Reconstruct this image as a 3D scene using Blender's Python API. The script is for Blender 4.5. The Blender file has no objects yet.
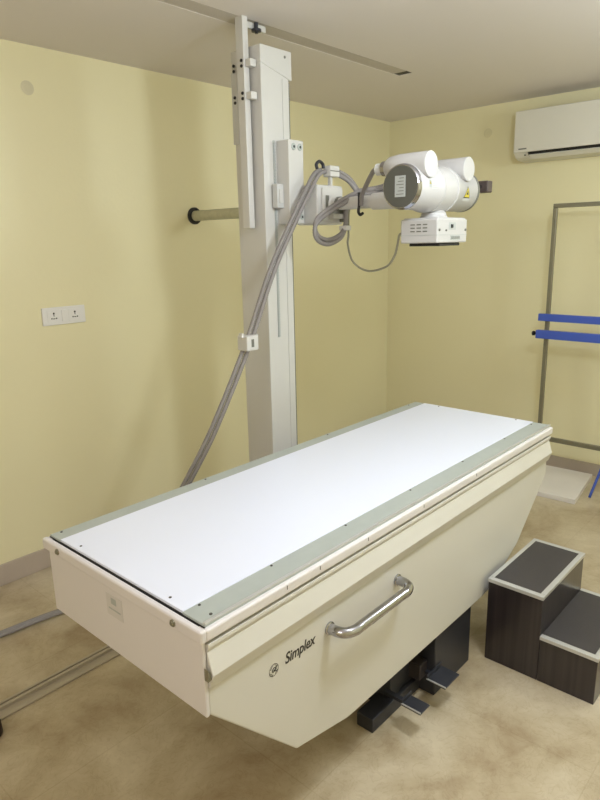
import bpy, bmesh, math, random
from mathutils import Vector, Matrix
random.seed(7)
S = bpy.context.scene
COL = S.collection
PI = math.pi

# ------------------------------------------------------------------ camera
FP, PITCH, ROLL, YAW = 633.27, 0.244623, -0.0217988, 0.737865
CAM = Vector((-0.77348, -1.73557, 1.57449))
fwd = Vector((math.cos(YAW)*math.cos(PITCH), math.sin(YAW)*math.cos(PITCH), -math.sin(PITCH)))
rt = Vector((math.sin(YAW), -math.cos(YAW), 0)); up = rt.cross(fwd)
r2 = math.cos(ROLL)*rt + math.sin(ROLL)*up
u2 = -math.sin(ROLL)*rt + math.cos(ROLL)*up
cd = bpy.data.cameras.new('camera'); cam = bpy.data.objects.new('camera', cd); COL.objects.link(cam)
cd.sensor_fit = 'VERTICAL'; cd.sensor_height = 24; cd.lens = FP*24/800; cd.clip_start = 0.02
M = Matrix((r2, u2, -fwd)).transposed().to_4x4(); M.translation = CAM
cam.matrix_world = M
S.camera = cam

# ------------------------------------------------------------------ world, lights, exposure
w = bpy.data.worlds.new('world'); S.world = w; w.use_nodes = True
w.node_tree.nodes['Background'].inputs[0].default_value = (0.9, 0.85, 0.8, 1)
w.node_tree.nodes['Background'].inputs[1].default_value = 0.05

def area(name, loc, target, sx, sy, power, color, spread=PI):
    l = bpy.data.lights.new(name, 'AREA'); l.shape = 'RECTANGLE'; l.size = sx; l.size_y = sy
    l.energy = power; l.color = color; l.spread = spread
    o = bpy.data.objects.new(name, l); COL.objects.link(o); o.location = loc
    o.rotation_euler = (Vector(target)-Vector(loc)).to_track_quat('-Z', 'Y').to_euler()
    return o
def bulb(name, loc, r, power, color):
    l = bpy.data.lights.new(name, 'POINT'); l.shadow_soft_size = r; l.energy = power; l.color = color
    o = bpy.data.objects.new(name, l); COL.objects.link(o); o.location = loc
bulb('hanging_lamp', (0.78, -1.42, 2.14), .12, 43, (0.84, 0.93, 1.0))
bulb('fill_light_far', (2.35, -1.7, 2.1), .15, 22, (0.84, 0.95, 1.0))  # unseen fill light, added to brighten the far side of the room
bulb('fill_light_near', (-1.7, -1.1, 1.9), .35, 22, (0.96, 0.90, 1.0))  # added fill for the table's near end panel, no real fixture
S.view_settings.view_transform = 'Standard'; S.view_settings.look = 'None'
S.view_settings.exposure = 0.27; S.view_settings.gamma = 1
S.view_settings.use_curve_mapping = False

# ------------------------------------------------------------------ materials
def srgb(c):
    return tuple(((v/255)/12.92 if v/255 <= .04045 else (((v/255)+.055)/1.055)**2.4) for v in c) + (1,)
def mat(name, c, rough=.5, metal=0, var=0.04, scale=12, bump=0, bscale=200, coat=0, spec=.5):
    m = bpy.data.materials.new(name); m.use_nodes = True
    nt = m.node_tree; b = nt.nodes['Principled BSDF']
    b.inputs['Roughness'].default_value = rough; b.inputs['Metallic'].default_value = metal
    b.inputs['Coat Weight'].default_value = coat; b.inputs['Specular IOR Level'].default_value = spec
    tc = nt.nodes.new('ShaderNodeTexCoord'); n = nt.nodes.new('ShaderNodeTexNoise')
    n.inputs['Scale'].default_value = scale; n.inputs['Detail'].default_value = 4
    nt.links.new(tc.outputs['Object'], n.inputs['Vector'])
    mx = nt.nodes.new('ShaderNodeMix'); mx.data_type = 'RGBA'
    col = srgb(c)
    mx.inputs[6].default_value = tuple(v*(1-var) for v in col[:3])+(1,)
    mx.inputs[7].default_value = tuple(min(1, v*(1+var)) for v in col[:3])+(1,)
    nt.links.new(n.outputs['Fac'], mx.inputs[0]); nt.links.new(mx.outputs[2], b.inputs['Base Color'])
    if bump:
        n2 = nt.nodes.new('ShaderNodeTexNoise'); n2.inputs['Scale'].default_value = bscale
        nt.links.new(tc.outputs['Object'], n2.inputs['Vector'])
        bp = nt.nodes.new('ShaderNodeBump'); bp.inputs['Strength'].default_value = bump
        bp.inputs['Distance'].default_value = 0.002
        nt.links.new(n2.outputs['Fac'], bp.inputs['Height']); nt.links.new(bp.outputs['Normal'], b.inputs['Normal'])
    return m
WALL = mat('yellow_paint', (236, 228, 189), .42, var=.03, scale=1.3, bump=.25, bscale=60)
CEIL = mat('ceiling_paint', (228, 221, 217), .75, var=.02, scale=1)
WHITE = mat('white_enamel', (206, 204, 200), .35, var=.02)
CREAM = mat('cream_enamel', (211, 208, 201), .38, var=.015, scale=4)
RIM = mat('cream_rim', (220, 215, 215), .38, var=.01)
TOP = mat('white_tabletop', (230, 234, 250), .28, var=.01, scale=3)
ALU = mat('brushed_aluminium', (178, 184, 180), .5, .2, var=.05, scale=30)
ALUB = mat('bright_aluminium', (205, 205, 205), .35, .5, var=.03)
CHROME = mat('chrome', (176, 176, 182), .08, 1, var=.02)
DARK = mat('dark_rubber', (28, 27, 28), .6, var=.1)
DSTEEL = mat('dark_painted_steel', (52, 53, 60), .4, .2, var=.1)
TUBEW = mat('tube_enamel', (190, 188, 187), .35, var=.02)
DCAP = mat('dark_grey_cap', (82, 82, 76), .5)
CAPG = mat('grey_cap', (112, 112, 104), .45, var=.05)
LABEL = mat('grey_label', (172, 176, 174), .5, var=.03)
LGREY = mat('light_grey_plastic', (200, 200, 198), .45, var=.02)
HOSE = mat('grey_hose', (138, 133, 131), .5, var=.05)
YEL = mat('warning_yellow', (206, 190, 70), .5)
INK = mat('printed_ink', (60, 56, 52), .6)
BLUE = mat('blue_paint', (68, 94, 190), .4, var=.04)
STEEL = mat('worn_steel', (140, 136, 118), .4, .5, var=.08)
PIPE = mat('galvanised_pipe', (196, 194, 168), .55, .05, var=.2, scale=40)
SOCK = mat('socket_plastic', (236, 234, 232), .35, var=.01)
SLAB = mat('white_marble', (228, 222, 220), .3, var=.06, scale=6)
STONE = mat('skirting_stone', (186, 172, 158), .4, var=.1, scale=6)
PATCH = mat('filled_plaster', (214, 206, 176), .6)
ACW = mat('air_conditioner_white', (218, 214, 202), .35, var=.01)
RAILM = mat('rail_steel', (178, 168, 150), .4, .1, var=.08)

def floor_mat():
    m = bpy.data.materials.new('marble_floor_tiles'); m.use_nodes = True
    nt = m.node_tree; N = nt.nodes; L = nt.links; b = N['Principled BSDF']
    tc = N.new('ShaderNodeTexCoord')
    n1 = N.new('ShaderNodeTexNoise'); n1.inputs['Scale'].default_value = 3.0; n1.inputs['Detail'].default_value = 8
    n1.inputs['Roughness'].default_value = .62; n1.inputs['Distortion'].default_value = .35
    L.new(tc.outputs['Object'], n1.inputs['Vector'])
    r = N.new('ShaderNodeValToRGB')
    r.color_ramp.elements[0].position = .30; r.color_ramp.elements[0].color = srgb((152, 130, 100))
    r.color_ramp.elements[1].position = .70; r.color_ramp.elements[1].color = srgb((212, 200, 176))
    e = r.color_ramp.elements.new(.5); e.color = srgb((186, 171, 143))
    L.new(n1.outputs['Fac'], r.inputs[0])
    n2 = N.new('ShaderNodeTexNoise'); n2.inputs['Scale'].default_value = 14; n2.inputs['Detail'].default_value = 6
    n2.inputs['Distortion'].default_value = 2.5
    L.new(tc.outputs['Object'], n2.inputs['Vector'])
    r2_ = N.new('ShaderNodeValToRGB')
    r2_.color_ramp.elements[0].position = .47; r2_.color_ramp.elements[0].color = (1, 1, 1, 1)
    r2_.color_ramp.elements[1].position = .50; r2_.color_ramp.elements[1].color = (.86, .83, .79, 1)
    e = r2_.color_ramp.elements.new(.53); e.color = (1, 1, 1, 1)
    L.new(n2.outputs['Fac'], r2_.inputs[0])
    mx = N.new('ShaderNodeMix'); mx.data_type = 'RGBA'; mx.blend_type = 'MULTIPLY'; mx.inputs[0].default_value = .7
    L.new(r.outputs[0], mx.inputs[6]); L.new(r2_.outputs[0], mx.inputs[7])
    br = N.new('ShaderNodeTexBrick'); br.offset = 0; br.inputs['Scale'].default_value = 1
    br.inputs['Brick Width'].default_value = .6; br.inputs['Row Height'].default_value = .6
    br.inputs['Mortar Size'].default_value = .0022; br.inputs['Mortar Smooth'].default_value = .3
    br.inputs['Color1'].default_value = (1, 1, 1, 1); br.inputs['Color2'].default_value = (.95, .94, .93, 1)
    br.inputs['Mortar'].default_value = (.88, .86, .83, 1)
    mp = N.new('ShaderNodeMapping'); mp.inputs['Location'].default_value = (.23, .11, 0)
    L.new(tc.outputs['Object'], mp.inputs['Vector']); L.new(mp.outputs[0], br.inputs['Vector'])
    m2 = N.new('ShaderNodeMix'); m2.data_type = 'RGBA'; m2.blend_type = 'MULTIPLY'; m2.inputs[0].default_value = 1
    L.new(mx.outputs[2], m2.inputs[6]); L.new(br.outputs['Color'], m2.inputs[7])
    L.new(m2.outputs[2], b.inputs['Base Color'])
    b.inputs['Roughness'].default_value = .33
    return m
FLOOR = floor_mat()
def laminate():
    m = bpy.data.materials.new('dark_streaked_laminate'); m.use_nodes = True
    nt = m.node_tree; N = nt.nodes; L = nt.links; b = N['Principled BSDF']; b.inputs['Coat Weight'].default_value = .35; b.inputs['Coat Roughness'].default_value = .12
    tc = N.new('ShaderNodeTexCoord'); mp = N.new('ShaderNodeMapping'); mp.inputs['Scale'].default_value = (60, 60, 1.5)
    L.new(tc.outputs['Object'], mp.inputs['Vector'])
    n = N.new('ShaderNodeTexNoise'); n.inputs['Scale'].default_value = 1; n.inputs['Detail'].default_value = 5
    L.new(mp.outputs[0], n.inputs['Vector'])
    r = N.new('ShaderNodeValToRGB')
    r.color_ramp.elements[0].position = .35; r.color_ramp.elements[0].color = srgb((32, 26, 29))
    r.color_ramp.elements[1].position = .75; r.color_ramp.elements[1].color = srgb((54, 45, 47))
    L.new(n.outputs['Fac'], r.inputs[0]); L.new(r.outputs[0], b.inputs['Base Color'])
    b.inputs['Roughness'].default_value = .3
    return m
LAM = laminate()
MATBLK = mat('black_rubber_tread', (58, 54, 56), .5, var=.12, scale=25, bump=.4, bscale=250)

# ------------------------------------------------------------------ mesh helpers
def link(name, bm, m, parent=None, bevel=0, seg=2, smooth=False):
    bmesh.ops.recalc_face_normals(bm, faces=bm.faces[:])
    me = bpy.data.meshes.new(name); bm.to_mesh(me); bm.free()
    me.materials.append(m)
    o = bpy.data.objects.new(name, me); COL.objects.link(o)
    if parent:
        o.parent = parent
        o.matrix_parent_inverse = world_of(parent).inverted()
    if smooth:
        for p in me.polygons: p.use_smooth = True
    if bevel:
        b = o.modifiers.new('bevel', 'BEVEL'); b.width = bevel; b.segments = seg; b.limit_method = 'ANGLE'
        b.angle_limit = math.radians(35)
    return o
def world_of(o):
    mw = Matrix.LocRotScale(o.location, o.rotation_euler, o.scale)
    if o.parent: mw = world_of(o.parent) @ o.matrix_parent_inverse @ mw
    return mw
def hull(bm, pts, faces):
    vs = [bm.verts.new(p) for p in pts]
    for f in faces: bm.faces.new([vs[i] for i in f])
def abox(bm, x0, x1, y0, y1, z0, z1):
    hull(bm, [(x0,y0,z0),(x1,y0,z0),(x1,y1,z0),(x0,y1,z0),(x0,y0,z1),(x1,y0,z1),(x1,y1,z1),(x0,y1,z1)],
         [(0,3,2,1),(4,5,6,7),(0,1,5,4),(1,2,6,5),(2,3,7,6),(3,0,4,7)])
def box(name, x0, x1, y0, y1, z0, z1, m, parent=None, bevel=0, seg=2):
    bm = bmesh.new(); abox(bm, x0, x1, y0, y1, z0, z1); return link(name, bm, m, parent, bevel, seg)
def aprism(bm, pts, axis, a, b):
    # pts are (u, v) pairs; axis 'x' -> (y, z), 'y' -> (x, z), 'z' -> (x, y)
    def P(u, v, t): return {'x': (t, u, v), 'y': (u, t, v), 'z': (u, v, t)}[axis]
    A = [bm.verts.new(P(u, v, a)) for u, v in pts]; B = [bm.verts.new(P(u, v, b)) for u, v in pts]
    bm.faces.new(A); bm.faces.new(list(reversed(B)))
    n = len(pts)
    for i in range(n): bm.faces.new([A[i], B[i], B[(i+1) % n], A[(i+1) % n]])
def prism(name, pts, axis, a, b, m, parent=None, bevel=0, seg=2):
    bm = bmesh.new(); aprism(bm, pts, axis, a, b); return link(name, bm, m, parent, bevel, seg)
def alathe(bm, o, d, prof, n=32):
    # prof: (distance along d, radius)
    d = Vector(d).normalized(); o = Vector(o)
    a = d.orthogonal().normalized(); b = d.cross(a)
    rings = []
    for t, r in prof:
        rings.append([bm.verts.new(o+d*t+(a*math.cos(2*PI*k/n)+b*math.sin(2*PI*k/n))*r) for k in range(n)])
    for i in range(len(rings)-1):
        for k in range(n): bm.faces.new([rings[i][k], rings[i][(k+1) % n], rings[i+1][(k+1) % n], rings[i+1][k]])
    bm.faces.new(rings[0]); bm.faces.new(rings[-1])
def lathe(name, o, d, prof, m, parent=None, n=32, smooth=True):
    bm = bmesh.new(); alathe(bm, o, d, prof, n)
    ob = link(name, bm, m, parent)
    if smooth:
        for p in ob.data.polygons: p.use_smooth = len(p.vertices) == 4
        sharp(ob)
    return ob
def sharp(ob, ang=40):
    me = ob.data; bm = bmesh.new(); bm.from_mesh(me)
    for e in bm.edges:
        if len(e.link_faces) == 2 and e.calc_face_angle(0) > math.radians(ang): e.smooth = False
    bm.to_mesh(me); bm.free()
def catmull(P, n=12):
    P = [Vector(p) for p in P]; P = [P[0]*2-P[1]]+P+[P[-1]*2-P[-2]]
    out = []
    for i in range(1, len(P)-2):
        for k in range(n):
            t = k/n; p0, p1, p2, p3 = P[i-1:i+3]
            out.append(.5*((2*p1)+(p2-p0)*t+(2*p0-5*p1+4*p2-p3)*t*t+(3*p1-p0-3*p2+p3)*t**3))
    out.append(P[-2]); return out
def resample(pts, step):
    out = [pts[0]]; acc = 0
    for a, b in zip(pts, pts[1:]):
        L = (b-a).length; t = step-acc
        while t <= L:
            out.append(a+(b-a)*(t/L)); t += step
        acc = (acc+L) % step if step else 0
    out.append(pts[-1]); return out
def atube(bm, pts, r, n=10, rib=0):
    prev = None; rings = []
    T0 = (pts[1]-pts[0]).normalized(); a = T0.orthogonal().normalized()
    for i, p in enumerate(pts):
        T = ((pts[min(i+1, len(pts)-1)])-(pts[max(i-1, 0)])).normalized()
        a = (a-T*a.dot(T)).normalized(); b = T.cross(a)
        rr = r*(1-rib*(i % 2))
        rings.append([bm.verts.new(p+(a*math.cos(2*PI*k/n)+b*math.sin(2*PI*k/n))*rr) for k in range(n)])
    for i in range(len(rings)-1):
        for k in range(n): bm.faces.new([rings[i][k], rings[i][(k+1) % n], rings[i+1][(k+1) % n], rings[i+1][k]])
    bm.faces.new(rings[0]); bm.faces.new(rings[-1])
def tube(name, P, r, m, parent=None, n=10, rib=0, step=None, sub=12):
    pts = catmull(P, sub)
    if step: pts = resample(pts, step)
    bm = bmesh.new(); atube(bm, pts, r, n, rib)
    return link(name, bm, m, parent, smooth=True)
def tag(o, label=None, cat=None, group=None, kind=None):
    if label: o['label'] = label
    if cat: o['category'] = cat
    if group: o['group'] = group
    if kind: o['kind'] = kind
    return o
def thing(name, loc, label, cat, group=None):
    o = bpy.data.objects.new(name, None); COL.objects.link(o); o.location = loc; o.empty_display_size = .05
    return tag(o, label, cat, group)
def text(name, body, size, loc, xdir, ydir, m, parent, shear=0, sx=1, ext=.0006, bold=0):
    c = bpy.data.curves.new(name, 'FONT'); c.body = body; c.size = size; c.shear = shear; c.extrude = ext
    c.offset = bold; c.align_x = 'CENTER'; c.align_y = 'CENTER'
    t = bpy.data.objects.new(name, c); COL.objects.link(t)
    dg = bpy.context.evaluated_depsgraph_get(); dg.update()
    me = bpy.data.meshes.new_from_object(t.evaluated_get(dg)); COL.objects.unlink(t); bpy.data.objects.remove(t)
    x = Vector(xdir).normalized(); y = Vector(ydir).normalized(); z = x.cross(y)
    R = Matrix((x, y, z)).transposed().to_4x4(); R.translation = Vector(loc)
    me.transform(R @ Matrix.Diagonal((sx, 1, 1, 1)))
    me.materials.clear(); me.materials.append(m)
    me.name = name
    o = bpy.data.objects.new(name, me); COL.objects.link(o); o.parent = parent
    o.matrix_parent_inverse = world_of(parent).inverted()
    return o

# ------------------------------------------------------------------ the room
YW, XB, H = 1.196, 3.529, 2.44
X0, Y0 = -2.3, -2.7
tag(box('floor', X0, XB, Y0, YW, -.1, 0, FLOOR), kind='structure')
tag(box('wall_left', X0, XB+.1, YW, YW+.1, -.1, H+.15, WALL), kind='structure')
tag(box('wall_back', XB, XB+.1, Y0, YW, -.1, H+.15, WALL), kind='structure')
tag(box('wall_right', X0, XB+.1, Y0-.1, Y0, -.1, H+.15, WALL), kind='structure')
tag(box('wall_near', X0-.1, X0, Y0-.1, YW+.1, -.1, H+.15, WALL), kind='structure')
SY0, SY1, SX1 = .287, .375, 2.405
bm = bmesh.new()
abox(bm, X0, XB, Y0, SY0, H, H+.15); abox(bm, X0, XB, SY1, YW, H, H+.15)
abox(bm, SX1, XB, SY0, SY1, H, H+.15); abox(bm, X0, SX1, SY0, SY1, H+.1, H+.15)
tag(link('ceiling', bm, CEIL), kind='structure')
tag(box('baseboard_left', X0, XB, YW-.012, YW, 0, .105, STONE, bevel=.002), kind='structure')
tag(box('baseboard_back', XB-.012, XB, Y0, YW-.012, 0, .085, STONE, bevel=.002), kind='structure')

# ceiling rail in its slot, floor rail
r = tag(prism('ceiling_rail', [(SY0, H+.1), (SY0, H+.004), (SY0+.01, H+.001), (SY1, H+.001), (SY1, H+.1)],
              'x', X0+.3, SX1-.055, mat('guide_rail_grey', (196, 188, 180), .7)), 'white guide rail sunk in a slot along the ceiling above the mast', 'rail')
tag(box('slot_end_shade', SX1-.054, SX1-.002, SY0+.002, SY1-.002, H+.002, H+.1, DARK), 'black block standing in for the shade in the open far end of the ceiling slot', 'slot shade')  # shade inside the open slot end, made as a black block
fr = thing('floor_rail', (1, .325, 0), 'flat ribbed steel rail running along the floor under the table', 'rail')
prism('rail_base', [(.287, 0), (.287, .006), (.30, .009), (.363, .009), (.363, 0)], 'x', -1.6, 2.6, RAILM, fr)
prism('rail_ridge', [(.325, .009), (.325, .020), (.337, .020), (.337, .009)], 'x', -1.6, 2.6, RAILM, fr)
prism('rail_ridge', [(.352, .009), (.352, .016), (.362, .016), (.362, .009)], 'x', -1.6, 2.6, RAILM, fr)

# ------------------------------------------------------------------ the examination table
K = 1/1.08
def T(x, y, z): return tuple(CAM[i]+((x, y, z)[i]-CAM[i])*K for i in range(3))
def tx(x): return T(x, 0, 0)[0]
def ty(y): return T(0, y, 0)[1]
def tz(z): return T(0, 0, z)[2]
W = .716; LN = 2.043
tb = thing('examination_table', (tx(LN/2), ty(-W/2), 0), 'long cream x-ray examination table with white top and chrome side handle', 'table')
def tbox(n, x0, x1, y0, y1, z0, z1, m, parent=tb, bevel=0, seg=2):
    return box(n, tx(x0), tx(x1), ty(y0), ty(y1), tz(z0), tz(z1), m, parent, bevel, seg)
body_xz = [(.012, .695), (.012, .498), (.308, .193), (.53, .147), (.56, .144), (1.44, .144), (1.52, .152), (1.762, .258), (LN-.003, .50), (LN-.003, .695)]
prism('body', [(tx(a), tz(b)) for a, b in body_xz], 'y', ty(-W+.004), ty(-.004), CREAM, tb, .004)
prism('end_panel', [(ty(-W-.0), tz(.700)), (ty(-W-.0), tz(.497)), (ty(0), tz(.497)), (ty(0), tz(.700))], 'x', tx(.0), tx(.011), RIM, tb, .003)
# upper side cover, leaning out towards its lower edge
for ys, nm in ((-W, 'side_cover'), (0, 'side_cover')):
    s = -1 if ys < 0 else 1
    prof = [(-.004, .691), (.008, .691), (.0085, .682), (.001, .668), (.003, .665), (.019, .613), (.018, .609), (.006, .577), (.004, .573), (-.003, .573)]
    prism(nm, [(ty(ys+s*a), tz(b)) for a, b in prof], 'x', tx(.0115), tx(LN-.006), CREAM, tb, .0015)
# frame rim
bm = bmesh.new()
abox(bm, tx(-.012), tx(.0075), ty(-W-.012), ty(.012), tz(.700), tz(.734))
abox(bm, tx(.004), tx(LN), ty(-W-.012), ty(-W+.02), tz(.700), tz(.732))
abox(bm, tx(.004), tx(LN), ty(-.02), ty(.012), tz(.700), tz(.732))
abox(bm, tx(LN-.01), tx(LN+.004), ty(-W-.012), ty(.012), tz(.700), tz(.732))
link('frame_rim', bm, RIM, tb, .006, 3)
tbox('shadow_gap_strip', .008, LN-.004, -W+.010, -.010, .690, .703, DARK)
tbox('end_seal', .0085, .012, -W-.001, .001, .722, .7345, DARK)
tbox('table_top', .012, LN, -W+.080, -.058, .722, .7415, TOP, bevel=.001)
for a, b in ((-W, -W+.080), (-.058, 0)):
    e = tbox('side_rail', .010, LN, a, b, .722, .740, ALU, bevel=.0012)
    if a == -W:
        tbox('edge_bead', .012, LN, -W-.001, -W+.008, .7375, .7425, ALUB, e, .001)
for x, y in [(.017, -.145), (.017, -.565), (LN-.03, -.15), (LN-.03, -.56)]:
    lathe('screw', T(x+.012, y, .7412), (0, 0, 1), [(0, .0035), (.0012, .0035)], INK, tb, 10)
for x in (.055, .30, .62, .98, 1.35, 1.72, 2.0):
    lathe('screw', T(x, -W+.072, .740), (0, 0, 1), [(0, .0035), (.0015, .0032)], INK, tb, 10)
lathe('screw', T(.048, -W+.022, .740), (0, 0, 1), [(0, .004), (.0015, .0035)], INK, tb, 10)
for x in (.04, .6, 1.3, 1.96):
    lathe('screw', T(x, -.012, .740), (0, 0, 1), [(0, .0035), (.0015, .0032)], INK, tb, 10)
for y in (-.082, -.628):
    b = lathe('bolt', T(-.012, y, .719), (-1, 0, 0), [(0, .0085), (.003, .0085), (.0035, .006), (.006, .005)], STEEL, tb, 12)
# scale ticks along the front rim
for x in (.27, .40, .62, .93, 1.3):
    tbox('scale_tick', x, x+.0022, -W-.0128, -W-.0118, .715, .726, INK)
# small fixing clip at the near corner under the side cover
prism('corner_clip', [(tx(.001), tz(.632)), (tx(.0115), tz(.604)), (tx(.001), tz(.600))], 'y', ty(-W-.014), ty(-W-.001), STEEL, tb)
# rating plate on the end panel
rp = tbox('rating_plate', -.0012, 0, -.388, -.312, .610, .674, mat('plate_grey', (208, 204, 202), .4), bevel=.0004)
tbox('rating_print', -.0018, -.0011, -.360, -.336, .648, .666, LABEL, rp)
tbox('rating_print', -.0018, -.0011, -.378, -.322, .630, .634, LABEL, rp)
# badge: ring with monogram, and the lettering
F = -W+.004-.0006
bd = thing('badge_tmp', (0, 0, 0), 'x', 'x'); bpy.data.objects.remove(bd)
bm = bmesh.new()
cx, cz, R1, R2 = tx(.228), tz(.495), .0165, .0150
yy = ty(F)
def ring(bm, R1, R2):
    n = 40; A = []; B = []
    for k in range(n):
        t = 2*PI*k/n
        A.append(bm.verts.new((cx+R1*math.cos(t), yy, cz+R1*math.sin(t)))); B.append(bm.verts.new((cx+R2*math.cos(t), yy, cz+R2*math.sin(t))))
    for k in range(n): bm.faces.new([A[k], A[(k+1) % n], B[(k+1) % n], B[k]])
ring(bm, R1, R2)
for k in range(4):          # four curls round the inside of the ring
    t0 = PI/4+k*PI/2
    pts = []
    for j in range(9):
        t = t0-.45+j*.9/8; rr = .0138-.0022*math.sin(j/8*PI)
        pts.append(Vector((cx+rr*math.cos(t), yy, cz+rr*math.sin(t))))
    atube(bm, pts, .0006, 4)
bd = link('logo_roundel', bm, INK, tb)
text('logo_monogram', 'GE', .0165, (cx, yy-.0003, cz), (1, 0, 0), (0, 0, 1), INK, bd, .4, .85)
text('lettering', 'Simplex', .042, (tx(.330), yy, tz(.501)), (1, 0, 0), (0, 0, 1), INK, tb, .22, .84, .0004, .0006)
# chrome grab handle
hx0, hx1, hz = .455, .802, .503
hp = [(hx0, -W+.002, hz), (hx0+.001, -W-.025, hz), (hx0+.012, -W-.048, hz), (hx0+.040, -W-.060, hz), (hx0+.075, -W-.060, hz), ((hx0+hx1)/2, -W-.060, hz),
      (hx1-.075, -W-.060, hz), (hx1-.040, -W-.060, hz), (hx1-.012, -W-.048, hz), (hx1-.001, -W-.025, hz), (hx1, -W+.002, hz)]
hd = tube('handle', [T(*p) for p in hp], .0145, CHROME, tb, 18)
for x in (hx0, hx1):
    lathe('handle_flange', T(x, -W+.004, hz), (0, -1, 0), [(0, .018), (.004, .018), (.006, .014)], CHROME, hd, 20)
# pedestal under the belly
pd = box('pedestal', .955, 1.215, -.775, -.235, 0, .27, DSTEEL, tb, .004)
box('pedestal_column', .79, .955, -.70, -.235, .0, .30, DSTEEL, tb, .004)
box('base_beam', .668, 1.15, -.715, -.650, 0, .052, DSTEEL, tb, .003)
box('base_beam', .668, 1.15, -.36, -.285, 0, .052, DSTEEL, tb, .003)
box('junction_block', .905, .955, -.745, -.70, .075, .135, mat('rust_brown', (50, 44, 44), .6), tb, .002)
def pedal(x0, x1):
    bm = bmesh.new()
    abox(bm, x0, x1, -.848, -.775, .096, .101)
    abox(bm, x0, x1, -.779, -.775, .101, .118)
    p = link('foot_pedal', bm, DSTEEL, tb, .001)
    box('pedal_edge', x0-.001, x0+.003, -.848, -.775, .101, .105, ALUB, p)
    box('pedal_arm', (x0+x1)/2-.008, (x0+x1)/2+.008, -.80, -.69, .084, .096, DSTEEL, p)
pedal(.90, .998); pedal(.742, .800)

# ------------------------------------------------------------------ the column
CX0, CX1, CY0, CY1 = 1.187, 1.362, .22, .385
col = thing('x_ray_column', (1.27, .33, 0), 'tall cream x-ray mast standing behind the table up to the ceiling', 'column')
bm = bmesh.new()
aprism(bm, [(CX0, CY0), (CX1-.012, CY0), (CX1-.012, CY0+.018), (CX1, CY0+.018), (CX1, CY1), (CX0, CY1)], 'z', .09, 2.30)
link('mast', bm, WHITE, col, .003)
prism('mast_cap', [(CX0-.003, 2.338), (CX1+.004, 2.338), (CX1+.004, 2.226), (CX0-.003, 2.272)], 'y', CY0-.004, CY1+.003, WHITE, col, .004)
lathe('cap_screw', (1.325, CY0-.003, 2.312), (0, -1, 0), [(0, .006), (.003, .005)], CAPG, col, 12)
box('edge_seal', CX1-.011, CX1-.002, CY0+.006, CY0+.017, .12, 2.22, CAPG, col)
box('cover_strip', 1.308, 1.336, CY0-.003, CY0, .12, 2.228, WHITE, col, .001)
bm = bmesh.new(); abox(bm, 1.243, 1.254, CY0-.003, CY0, 1.165, 1.985)
for k in range(68): abox(bm, 1.244, 1.253, CY0-.006, CY0-.003, 1.168+k*.012, 1.174+k*.012)
link('tooth_rack', bm, LABEL, col)
box('carriage_base', CX0-.03, CX1+.03, .27, .385, .022, .09, WHITE, col, .004)
for x in (CX0, CX1):
    lathe('wheel', (x, .316, .0375), (0, 1, 0), [(0, .017), (.03, .017)], DARK, col, 16)
# extension post to the ceiling rail
box('extension_post', 1.143, 1.173, .270, .312, 1.635, H+.001, WHITE, col, .002)
box('guide_plate', 1.178, 1.184, .350, .386, 1.98, 2.255, LGREY, col, .001)
for z in (2.270, 2.150):
    c = box('clamp_tab', 1.150, 1.183, .240, .270, z-.014, z+.014, WHITE, col, .002)
    for y, x in ((.282, 1.143), (.366, 1.178)):
        for dz in (-.010, .010):
            lathe('clamp_bolt', (x, y, z+dz), (-1, 0, 0), [(0, .0065), (.004, .006), (.006, .003)], DARK, c, 12)
bk = box('top_bracket', 1.173, 1.30, .295, .310, 2.412, 2.436, WHITE, col, .002)
lathe('guide_roller', (1.235, .285, 2.395), (0, 0, 1), [(0, .006), (.006, .006), (.007, .020), (.016, .020), (.018, .008), (.04, .008)], DSTEEL, bk, 20)

# ------------------------------------------------------------------ the tube head
hdx = thing('x_ray_tube_head', (1.31, .18, 1.81), 'white twin-horned x-ray tube on a side arm over the table', 'x-ray tube')
ca = box('carriage', 1.264, 1.356, .150, CY0, 1.650, 1.985, WHITE, hdx, .004)
for x in (1.294, 1.332):
    s = lathe('screw', (x, .150, 1.958), (0, -1, 0), [(0, .014), (.002, .014), (.004, .011)], ALU, ca, 20)
    lathe('screw_socket', (x, .1461, 1.958), (0, -1, 0), [(0, .006), (.0006, .006)], DARK, s, 6)
s = lathe('screw', (1.338, .150, 1.678), (0, -1, 0), [(0, .011), (.002, .011), (.004, .009)], ALU, ca, 20)
lathe('screw_socket', (1.338, .1461, 1.678), (0, -1, 0), [(0, .005), (.0006, .005)], DARK, s, 6)
bm = bmesh.new(); abox(bm, 1.262, 1.300, .196, .2145, 1.712, 1.81)
bl = box('lock_bracket', 1.226, 1.266, .185, .2145, 1.715, 1.812, LGREY, hdx, .003); bm.free()
box('bracket_bar', 1.236, 1.258, .180, .186, 1.735, 1.79, WHITE, bl, .002)
gb = box('gear_box', 1.360, 1.530, .080, .200, 1.645, 1.808, WHITE, hdx, .006)
box('gear_box_plate', 1.385, 1.520, .070, .080, 1.660, 1.796, WHITE, gb, .003)
box('recess_strip', 1.402, 1.424, .0685, .0705, 1.69, 1.765, CAPG, gb)
box('stop_bracket', 1.425, 1.510, .045, .070, 1.668, 1.690, WHITE, gb, .002)
box('stop_bracket', 1.495, 1.512, .035, .070, 1.655, 1.735, CAPG, gb, .002)
AX, AZ = 1.452, 1.729
lathe('arm', (AX, .080, AZ), (0, -1, 0), [(0, .034), (.012, .034), (.016, .026), (.22, .026), (.225, .033), (.47, .036), (.53, .036)], WHITE, hdx, 32)
lathe('arm_stop_ring', (AX, .040, AZ), (0, -1, 0), [(0, .030), (.012, .030)], CAPG, hdx, 28)
TX0, TX1, TY, TZ, TR = 1.168, 1.620, -.460, 1.752, .076
L = TX1-TX0
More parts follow.
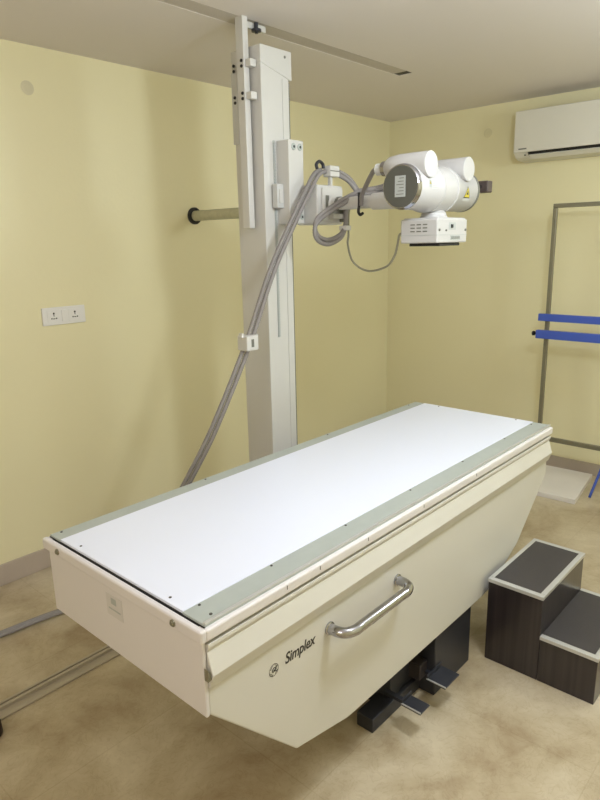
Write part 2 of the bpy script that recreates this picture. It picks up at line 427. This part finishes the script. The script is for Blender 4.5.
lathe('tube_housing', (TX0, TY, TZ), (1, 0, 0), [(.012, .060), (.012, TR-.002), (.016, TR), (.125, TR), (.132, TR+.004), (.150, TR+.008), (.156, TR+.008), (.158, TR+.004), (.166, TR+.004),
      (.168, TR+.007), (.248, TR+.007), (.250, TR+.004), (.258, TR+.004), (.260, TR+.008), (.266, TR+.008), (.284, TR+.004), (.29, TR), (L-.03, TR), (L-.026, TR-.002), (L-.026, .05)], TUBEW, hdx, 56)
ec = lathe('end_cap', (TX0, TY, TZ), (1, 0, 0), [(0, TR-.005), (.004, TR-.001), (.016, TR+.0012), (.017, TR-.01)], CHROME, hdx, 56)
fc = lathe('end_cap_face', (TX0-.0015, TY, TZ), (1, 0, 0), [(0, TR-.007), (.004, TR-.0055)], DCAP, ec, 56)
box('rating_label', TX0-.003, TX0-.0014, TY-.021, TY+.021, TZ-.034, TZ+.036, LABEL, fc)
for k in range(6):
    box('label_print', TX0-.0035, TX0-.0029, TY-.015, TY+.015-.006*(k % 3), TZ-.026+k*.0105, TZ-.0235+k*.0105, CAPG, fc)
lathe('end_cap', (TX1-.028, TY, TZ), (1, 0, 0), [(0, TR+.001), (.010, TR+.001), (.012, TR-.002), (.022, TR-.004), (.028, TR-.010)], CAPG, hdx, 56)
for hx in (1.236, 1.506):
    h = lathe('cable_horn', (hx, -.539, 1.824), (0, 1, 0), [(0, .0425), (.0015, .0435), (.006, .0435), (.12, .0435), (.165, .038), (.178, .030), (.183, .024)], TUBEW, hdx, 40)
    lathe('horn_collar', (hx, -.362, 1.824), (0, 1, 0), [(0, .026), (.02, .026), (.022, .018), (.05, .016)], CHROME, h, 28)
    # web that blends the horn into the housing
    bm = bmesh.new(); abox(bm, hx-.034, hx+.034, -.505, -.40, TZ+.02, 1.80); link('horn_web', bm, TUBEW, h, .004)
def arc_patch(name, x0, x1, a0, a1, R, m, parent, n=8):
    bm = bmesh.new(); A = []; B = []
    for k in range(n+1):
        a = math.radians(a0+(a1-a0)*k/n)
        y = TY-R*math.cos(a); z = TZ+R*math.sin(a)
        A.append(bm.verts.new((x0, y, z))); B.append(bm.verts.new((x1, y, z)))
    for k in range(n): bm.faces.new([A[k], B[k], B[k+1], A[k+1]])
    return link(name, bm, m, parent, smooth=True)
def warn_tri(x, a, s, parent, R=TR+.0006):
    # yellow triangle with a dark border and a dark mark, wrapped on the housing
    for nm, sc, m, rr in (('warning_border', 1.22, INK, R+.0002), ('warning_triangle', 1, YEL, R+.0004), ('warning_mark', .42, INK, R+.0007)):
        bm = bmesh.new(); rows = []
        for k in range(9):
            f = k/8; pz = (-.4+.9*f)*s*sc; hw = max(.5*(1-f)*s*sc, .00005)
            t = math.radians(a)+pz/R
            rows.append([bm.verts.new((x+e*hw, TY-rr*math.cos(t), TZ+rr*math.sin(t))) for e in (-1, 1)])
        for p, q_ in zip(rows, rows[1:]): bm.faces.new([p[0], p[1], q_[1], q_[0]])
        link(nm, bm, m, parent)
lb = arc_patch('warning_label', 1.232, 1.246, -2, 16, TR+.0005, LABEL, hdx)
lb = arc_patch('instruction_label', 1.249, 1.290, -6, 20, TR+.0005, LGREY, hdx)
for k in range(5): arc_patch('label_print', 1.252, 1.286-.004*(k % 2), -3+k*4.6, -2+k*4.6, TR+.001, LABEL, lb, 2)
warn_tri(1.239, 9, .011, lb)
lb = arc_patch('warning_label', 1.484, 1.534, -32, -24, TR+.0005, LGREY, hdx)
warn_tri(1.509, -9, .040, lb)
# rod and dark end block
kn = lathe('locking_rod', (TX1-.01, -.485, 1.775), (1, 0, 0), [(0, .007), (.12, .007)], CHROME, hdx, 16)
box('locking_block', 1.712, 1.755, -.515, -.465, 1.752, 1.797, mat('brown_bakelite', (74, 62, 58), .5, var=.15), kn, .004)
# swivel neck and collimator
cm = TX0+L/2
lathe('swivel_neck', (cm, TY, 1.643), (0, 0, 1), [(0, .060), (.006, .060), (.009, .052), (.018, .046), (.024, .046), (.034, .036), (.05, .040), (.06, .045)], TUBEW, hdx, 40)
co = box('collimator', 1.288, 1.508, -.539, -.385, 1.560, 1.645, TUBEW, hdx, .005, 3)
box('collimator_cover', 1.300, 1.50, -.534, -.390, 1.640, 1.650, TUBEW, co, .003)
box('collimator_window', 1.325, 1.475, -.528, -.400, 1.549, 1.560, DARK, co, .002)
box('seam', 1.287, 1.509, -.5398, -.384, 1.5875, 1.589, LABEL, co)
for i in range(3):
    for j in range(3):
        box('vent_slot', 1.2868, 1.2885, -.498+i*.026, -.480+i*.026, 1.600+j*.012, 1.604+j*.012, CAPG, co)
k = lathe('lamp_button', (1.390, -.539, 1.619), (0, -1, 0), [(0, .009), (.004, .009), (.005, .007)], DARK, co, 4, False)
box('indicator_strip', 1.37, 1.42, -.5396, -.538, 1.606, 1.632, LABEL, co)
lathe('adjust_knob', (1.302, -.539, 1.606), (0, -1, 0), [(0, .005), (.004, .004)], CAPG, co, 12)
lathe('adjust_knob', (1.350, -.539, 1.604), (0, -1, 0), [(0, .004), (.004, .003)], CAPG, co, 12)
lathe('adjust_knob', (1.494, -.539, 1.606), (0, -1, 0), [(0, .005), (.004, .004)], CAPG, co, 12)
lp = box('model_plate', 1.385, 1.455, -.5402, -.539, 1.570, 1.586, LABEL, co)
for kx in range(9): box('plate_print', 1.389+kx*.0072, 1.393+kx*.0072, -.5406, -.5401, 1.573, 1.583, CAPG, lp)

# ------------------------------------------------------------------ hoses
def twin(name, P, off, r, label, cat, group=None, step=.0045):
    root = thing(name, P[0], label, cat, group)
    for s, nm in ((-1, 'hose'), (1, 'hose')):
        Q = [(p[0]+s*off[0], p[1]+s*off[1], p[2]+s*off[2]) for p in P]
        tube(nm, Q, r, HOSE, root, 10, .10, step)
    return root
mh = twin('supply_hose', [(-1.2, .82, .020), (-.5, .80, .020), (.099, .762, .020), (.352, .728, .020), (.52, .64, .035), (.62, .48, .20), (.66, .34, .45), (.715, .24, .645), (.813, .18, .850), (.983, .145, 1.170),
     (1.118, .125, 1.460), (1.245, .100, 1.68), (1.320, .095, 1.785), (1.385, .105, 1.850), (1.425, .100, 1.868)], (.007, -.006, -.003), .0095,
     'grey ribbed twin hose sweeping down from the tube arm across the mast to the floor', 'hose')
cl = box('hose_clamp', .952, 1.016, .112, .172, 1.150, 1.212, WHITE, mh, .005)
box('clamp_lug', 1.012, 1.030, .128, .150, 1.196, 1.212, WHITE, cl, .002)
box('clamp_slot', .975, .990, .1115, .1125, 1.165, 1.197, CAPG, cl)
box('clamp_lug', .940, .954, .130, .150, 1.205, 1.222, WHITE, cl, .002)
def twin_part(name, P, off, r, step=.0045):
    bm = bmesh.new()
    for sg in (-1, 1):
        atube(bm, resample(catmull([(p[0]+sg*off[0], p[1]+sg*off[1], p[2]+sg*off[2]) for p in P], 12), step), r, 10, .10)
    return link(name, bm, HOSE, hdx, smooth=True)
ul = twin_part('ribbed_hose', [(1.445, .098, 1.868), (1.50, .085, 1.862), (1.55, .06, 1.835), (1.575, .035, 1.79), (1.565, .00, 1.755)], (.004, .003, .008), .0095)
cp = box('hose_clip', 1.437, 1.500, .070, .112, 1.843, 1.888, WHITE, ul, .004)
box('clip_line', 1.436, 1.501, .0692, .0702, 1.864, 1.868, CAPG, cp)
box('clip_post', 1.455, 1.468, .085, .10, 1.806, 1.845, WHITE, hdx)
tube('cable_tie', [(1.385, .10, 1.872), (1.380, .10, 1.890), (1.40, .10, 1.903), (1.422, .10, 1.893), (1.425, .10, 1.876)], .007, DSTEEL, hdx, 8)
lh = twin_part('ribbed_hose', [(1.575, -.205, 1.770), (1.53, -.12, 1.775), (1.475, -.05, 1.765), (1.38, .00, 1.715), (1.290, .02, 1.660), (1.272, .02, 1.615), (1.30, .02, 1.583), (1.352, .01, 1.572), (1.415, .0, 1.595), (1.447, .0, 1.635), (1.465, .01, 1.68), (1.475, .02, 1.72)],
     (.004, .002, .009), .0095)
box('hose_clip', 1.430, 1.464, -.02, .02, 1.618, 1.638, WHITE, lh, .003)
th = twin_part('ribbed_hose', [(1.236, -.325, 1.824), (1.255, -.29, 1.826), (1.30, -.245, 1.820), (1.36, -.18, 1.795), (1.40, -.125, 1.755), (1.412, -.11, 1.715)], (.005, .005, 0), .0088)
lathe('hose_ferrule', (1.236, -.345, 1.824), (0, 1, 0), [(0, .021), (.03, .021)], LGREY, th, 24)
tube('cable_hook', [(1.412, -.100, 1.765), (1.408, -.104, 1.72), (1.40, -.106, 1.69), (1.412, -.106, 1.678), (1.43, -.106, 1.684)], .006, DARK, hdx, 10)
twin_part('ribbed_hose', [(1.506, -.325, 1.824), (1.51, -.26, 1.822), (1.52, -.18, 1.80), (1.525, -.12, 1.785), (1.50, -.03, 1.775)], (.004, 0, .006), .0088)
tube('control_cable', [(1.507, .02, 1.725), (1.497, .02, 1.68), (1.470, .0, 1.60), (1.466, 0, 1.557), (1.438, -.05, 1.486), (1.449, -.12, 1.449), (1.436, -.22, 1.468), (1.390, -.29, 1.51), (1.352, -.33, 1.555), (1.312, -.365, 1.592), (1.310, -.390, 1.597)], .0045, mat('thin_grey_cable', (150, 148, 130), .5), hdx, 8)

# ------------------------------------------------------------------ things on the walls
pw = thing('wall_pipe', (1.595, YW, 1.729), 'grey metal pipe stub sticking out of the left wall behind the mast', 'pipe')
lathe('pipe', (1.595, YW-.004, 1.729), (0, -1, 0), [(0, .028), (.48, .028), (.48, .023), (.40, .023)], PIPE, pw, 28)
lathe('flange', (1.595, YW, 1.729), (0, -1, 0), [(0, .046), (.010, .046), (.014, .040), (.014, .029)], DARK, pw, 32)
so = thing('wall_socket', (.75, YW, 1.25), 'white double socket plate with a centre switch on the left wall', 'socket')
box('cover_plate', .640, .862, YW-.010, YW, 1.210, 1.295, SOCK, so, .003)
for x in (.697, .806):
    s = box('outlet', x-.033, x+.033, YW-.0115, YW-.009, 1.222, 1.283, SOCK, so, .002)
    lathe('pin_hole', (x, YW-.0115, 1.266), (0, -1, 0), [(0, .0048), (.0004, .0048)], INK, s, 12)
    for dx in (-.012, .012): lathe('pin_hole', (x+dx, YW-.0115, 1.242), (0, -1, 0), [(0, .0036), (.0004, .0036)], INK, s, 12)
    box('pin_slot', x-.006, x+.006, YW-.0119, YW-.0114, 1.239, 1.243, INK, s)
    box('pin_slot', x-.0018, x+.0018, YW-.0119, YW-.0114, 1.252, 1.268, INK, s)
box('rocker_switch', .737, .765, YW-.0135, YW-.009, 1.224, 1.281, SOCK, so, .002)
tag(lathe('plaster_patch', (.70, YW, 2.262), (0, -1, 0), [(0, .030), (.001, .030), (.0012, .018), (.0016, .017)], PATCH, None, 28), 'small round faded plaster patch high on the left wall', 'wall patch')
tag(lathe('plaster_patch', (XB, .393, 2.266), (-1, 0, 0), [(0, .030), (.001, .030), (.0012, .018), (.0016, .017)], mat('faded_patch', (222, 214, 176), .6), None, 28), 'small faint round plaster patch on the back wall left of the air conditioner', 'wall patch')

ac = thing('air_conditioner', (XB, -.33, 2.19), 'white split air conditioner high on the back wall under the ceiling', 'air conditioner')
YA0, YA1 = -.78, .118
prism('casing', [(XB, 2.345), (3.375, 2.345), (3.345, 2.338), (3.336, 2.325), (3.334, 2.12), (3.338, 2.095), (3.365, 2.066), (3.40, 2.052), (XB, 2.045)], 'y', YA0, YA1, ACW, ac, .006, 3)
box('front_panel', 3.3275, 3.336, YA0+.004, YA1-.004, 2.092, 2.336, ACW, ac, .003)
prism('louvre_gap', [(3.334, 2.086), (3.366, 2.0625), (3.372, 2.066), (3.342, 2.093)], 'y', YA0+.06, YA1-.095, DARK, ac)
prism('louvre_vane', [(3.342, 2.072), (3.3455, 2.0765), (3.372, 2.056), (3.369, 2.051)], 'y', YA0+.06, YA1-.10, ACW, ac)
box('brand_mark', 3.3268, 3.3276, .030, .082, 2.108, 2.116, CAPG, ac)
lathe('sensor', (3.347, .045, 2.076), (-.7, 0, -.7), [(0, .006), (.004, .005)], CAPG, ac, 12)

# ------------------------------------------------------------------ apron stand and marble slab
rk = thing('metal_stand', (3.25, -.44, 0), 'tall grey metal tube frame stand with two blue crossbars by the back wall', 'stand')
box('post', 3.238, 3.262, -.222, -.198, .030, 1.741, STEEL, rk, .003)
box('post', 3.238, 3.262, -.690, -.666, .0, 1.741, STEEL, rk, .003)
box('top_bar', 3.238, 3.262, -.690, -.198, 1.741, 1.766, STEEL, rk, .003)
box('bottom_bar', 3.238, 3.262, -.666, -.222, .272, .300, STEEL, rk, .003)
box('crossbar', 3.210, 3.237, -.735, -.163, 1.058, 1.103, BLUE, rk, .003)
box('crossbar', 3.200, 3.237, -.735, -.158, .948, 1.000, BLUE, rk, .003)
lathe('clamp_knob', (3.222, -.158, .976), (0, 1, 0), [(0, .006), (.012, .006), (.014, .014), (.026, .015), (.030, .010)], DARK, rk, 20)
tube('brace_leg', [(3.25, -.678, .40), (3.18, -.638, .20), (3.11, -.600, .006)], .008, BLUE, rk, 10)
bm = bmesh.new(); aprism(bm, [(2.96, -.565), (3.47, -.500), (3.45, -.080), (2.945, -.10)], 'z', 0, .030)
tag(link('marble_slab', bm, SLAB, None, .002), 'flat white marble slab lying on the floor at the foot of the stand', 'slab')

# ------------------------------------------------------------------ step stool
st = thing('step_stool', (1.48, -1.01, 0), 'dark two-step stool with aluminium edging beside the table', 'step stool')
SX0_, SX1_ = 1.270, 1.690
box('upper_box', SX0_, SX1_, -1.016, -.812, 0, .325, LAM, st, .002)
box('lower_box', SX0_, SX1_, -1.215, -1.017, 0, .168, LAM, st, .002)
def tread(y0, y1, z, sides=True):
    f = box('tread', SX0_+.015, SX1_-.015, y0+.014, y1-(.014 if sides else .0), z-.004, z-.0005, MATBLK, st)
    bm = bmesh.new()
    abox(bm, SX0_-.004, SX0_+.017, y0-.004, y1+.001, z-.014, z)
    abox(bm, SX1_-.017, SX1_+.004, y0-.004, y1+.001, z-.014, z)
    abox(bm, SX0_+.017, SX1_-.017, y0-.004, y0+.015, z-.014, z)
    if sides: abox(bm, SX0_+.017, SX1_-.017, y1-.015, y1+.001, z-.014, z)
    link('edge_trim', bm, ALUB, st, .0015)
tread(-1.016, -.812, .341); tread(-1.215, -1.018, .185, False)
# black foot at the far left of the floor
tag(lathe('rubber_foot', (-.162, .243, 0), (0, 0, 1), [(0, .034), (.006, .036), (.045, .034), (.055, .026)], mat('maroon_black_rubber', (44, 28, 30), .5), None, 28),
    'dark round rubber foot at the left edge of the picture beside the floor rail', 'rubber foot')
